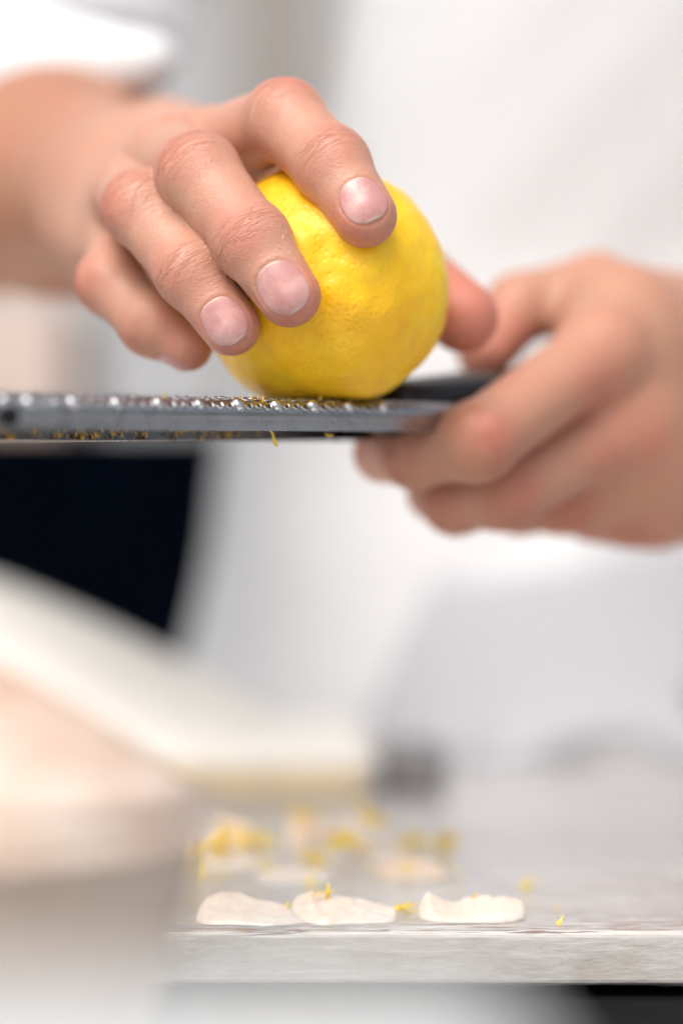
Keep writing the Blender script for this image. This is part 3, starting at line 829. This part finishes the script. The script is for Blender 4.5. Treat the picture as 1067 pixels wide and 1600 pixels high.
LS, GS = 'single thin yellow zest shred lying between the slices', 'zest shreds lying between the slices'
for px, d, l in ((612, .738, 0), (622, .742, .001), (634, .740, .002), (640, .746, .001), (628, .75, 0), (645, .742, .0), (488, .79, .0005), (485, .795, 0), (632, .80, .004), (640, .802, .004), (822, .79, 0), (828, .795, .001), (818, .79, .001)):
    zest(px, d, l, LS, GS)
for k in range(26):
    zest(zr.uniform(285, 720), zr.uniform(.80, .90), zr.random() * .0005, 'stray yellow zest speck lying on the slab behind the second row', 'stray zest specks on the back of the slab', zr.uniform(.6, 1.2))
zest(506, .733, .0062, 'curled zest shred on the raised tip of the middle front slice', None, 1.0, (0, -.3, .4))
zest(512, .735, .0066, 'second zest shred leaning on the tip of the middle front slice', None, .8, (.2, -.9, 1.2))
zest(738, .734, .0048, 'small zest shred lying on top of the right front slice', None, .7)
zest(449, .733, .0035, 'orange speck of zest on the right end of the left front slice', None, .6)
zest(876, .722, .0003, 'upright zest shred standing on the slab near its front edge at right', None, .75, (0, -.9, .3))
zest(870, .752, 0, 'faint zest shred just behind the upright one at right', None, .6)
for k, (px, py) in enumerate(FLECKS):
    o = bpy.data.objects.new('zest_fleck', zm[k % len(zm)]); C.objects.link(o); o.location = on_skin(px, py) - np.array([0, .0001, 0])
    o.rotation_euler = (1.2, zr.uniform(0, 6), zr.uniform(-.4, .4)); o.scale = (zr.uniform(.12, .2),) * 3; o.data = fleck_me
    where = 'middle finger above its nail' if px > 420 and px < 500 else ('forefinger beside its nail' if px > 500 else 'third finger beside its nail')
    tag(o, 'minute pale fleck of peel stuck on the ' + where, 'peel fleck', 'peel flecks on the ' + where.split(' ')[0] + ' finger')
for s_, w_, rot, lab in ((.004, .006, (0, 1.2, .6), 'yellow zest shred hanging below the middle of the grater'), (.026, .004, (0, .8, 1.0), 'pale curl of zest hanging below the grater near the lower right of the lemon')):
    o = zest(500, .72, 0, lab, None, .9, rot); o.location = GP(s_, w_, -.0108)

# ------------------------------------------------------------------ things at the back of the slab
bd = empty('wooden_board', P(300, 1200, 1.10)); bd.location.z = ZT + .0014
board = mesh_bm('wooden_board', box_bm(-.30, .010, 1.035, 1.185, ZT + .0014, ZT + .0135, .002), M['wood']); bpy.data.objects.remove(bd)
tag(board, 'pale wooden board lying at the back of the slab under a cream cloth', 'board')
NU, NV = 60, 30; vs = []
for side in (1, 0):
    for i in range(NU):
        t = i / (NU - 1); x = -.31 + .325 * t
        for j in range(NV):
            s_ = j / (NV - 1); y = 1.038 + .14 * s_
            hgt = .012 + (.123 * np.clip((.86 - t) / .86, 0, 1) ** .84) * (math.sin(min(1, s_ * 1.25) * math.pi / 2)) 
            hgt *= (1 - (2 * s_ - 1) ** 8) ** .5 * (1 - max(0, (t - .9) / .1) ** 2) ** .5 if t < 1 else 0
            hgt += .003 * mn.noise(Vector((t * 6, s_ * 5, 1))) * (s_ * (1 - s_) * 4)
            vs.append((x, y, ZT + .0140 + (max(hgt, .0005) if side else 0)))
N0 = NU * NV; f0 = grid_faces(NU, NV); rim = [i * NV for i in range(NU)] + [(NU - 1) * NV + j for j in range(1, NV)] + [i * NV + NV - 1 for i in range(NU - 2, -1, -1)] + [j for j in range(NV - 2, 0, -1)]
fs = [tuple(f) for f in f0] + [tuple(i + N0 for i in reversed(f)) for f in f0] + [(a, b, b + N0, a + N0) for a, b in zip(rim, rim[1:] + rim[:1])]
cloth = mesh_np('folded_cloth', vs, fs, M['cream_cloth'])
bm = bmesh.new(); bm.from_mesh(cloth.data); bmesh.ops.recalc_face_normals(bm, faces=bm.faces); bm.to_mesh(cloth.data); bm.free()
tag(cloth, 'cream cloth heaped on the wooden board behind the slices', 'cloth')
tin = mesh_bm('metal_tin', box_bm(.016, .044, 1.06, 1.10, ZT + .0014, ZT + .020, .003), M['tin'])
tag(tin, 'small dull grey tin beside the right end of the wooden board', 'tin')

# ------------------------------------------------------------------ foreground, far out of focus
bc = (-.092, .535, SB + .000)
bowl = empty('bowl', bc); tag(bowl, 'taupe glazed bowl blurred in the left foreground', 'bowl')
prof_b = [(.022, .001), (.026, 0), (.030, .002), (.044, .022), (.054, .050), (.0565, .0715), (.0570, .0735), (.0555, .0740), (.0540, .0725), (.050, .050), (.040, .026), (.0, .016)]
prof_b = [(r_ * 1.12, z_) for r_, z_ in prof_b]; v, f = lathe(prof_b, 64, bc); mesh_np('bowl_body', v, f, M['taupe'], bowl)
v, f = lathe([(.022, .001), (0, .001)], 64, bc)
NU, NV = 64, 20; vs = []
for i in range(NU):
    a = 2 * math.pi * i / NU
    for j in range(NV):
        t = j / (NV - 1); r = .0665 * (1 - t) * (1 + .05 * mn.noise(Vector((math.cos(a) * 2, math.sin(a) * 2, 8))))
        z = .0665 + .034 *  (1 - (1 - t) ** 2.4) + .009 * t * mn.noise(Vector((math.cos(a) * 2 * (1 - t), math.sin(a) * 2 * (1 - t), 3)))
        vs.append((bc[0] + r * math.cos(a), bc[1] + r * math.sin(a), bc[2] + z))
food = mesh_np('food_mound', vs, grid_faces(NU, NV, True), M['food'])
tag(food, 'pinkish white mound of food filling the blurred taupe bowl', 'food')
tub = empty('white_tray', (-.07, .28, SB - .006)); tag(tub, 'white enamel tray blurred at the bottom left in front of the bowl', 'tray')
zt0, zt1 = SB - .0058, HC - .0560
bm = box_bm(-.20, .023, .245, .315, zt0, zt1, .010, 4); mesh_bm('tray_body', bm, M['white_glaze'], tub, True)

# ------------------------------------------------------------------ the yard behind
g = mesh_bm('ground', box_bm(-40, 40, -40, 40, -.1, 0), M['ground']); g['kind'] = 'structure'
wl = mesh_bm('wall', box_bm(-8, 8, 5.0, 5.2, .002, 3.2, .01), M['wall']); tag(wl, 'plain light grey painted wall far behind the person', 'wall')
pl = mesh_bm('shade_post', box_bm(-.135, -.02, 3.0, 3.3, .002, 3.0, .01), M['shade_post']); tag(pl, 'added taupe post standing in for armpit shade between the sleeve and the jacket', 'shade_post')  # added post whose colour gives the armpit shade beside the sleeve
cab = mesh_bm('cabinet', box_bm(-2.2, -.02, 1.95, 2.5, .002, HC + .068, .004), M['navy']); tag(cab, 'dark navy cabinet behind the person at left under the grater', 'cabinet')
bx = mesh_bm('cardboard_box', box_bm(-.60, -.215, 2.0, 2.3, HC + .069, HC + .17, .003), M['card']); tag(bx, 'pinkish cardboard box on the navy cabinet at far left', 'box')
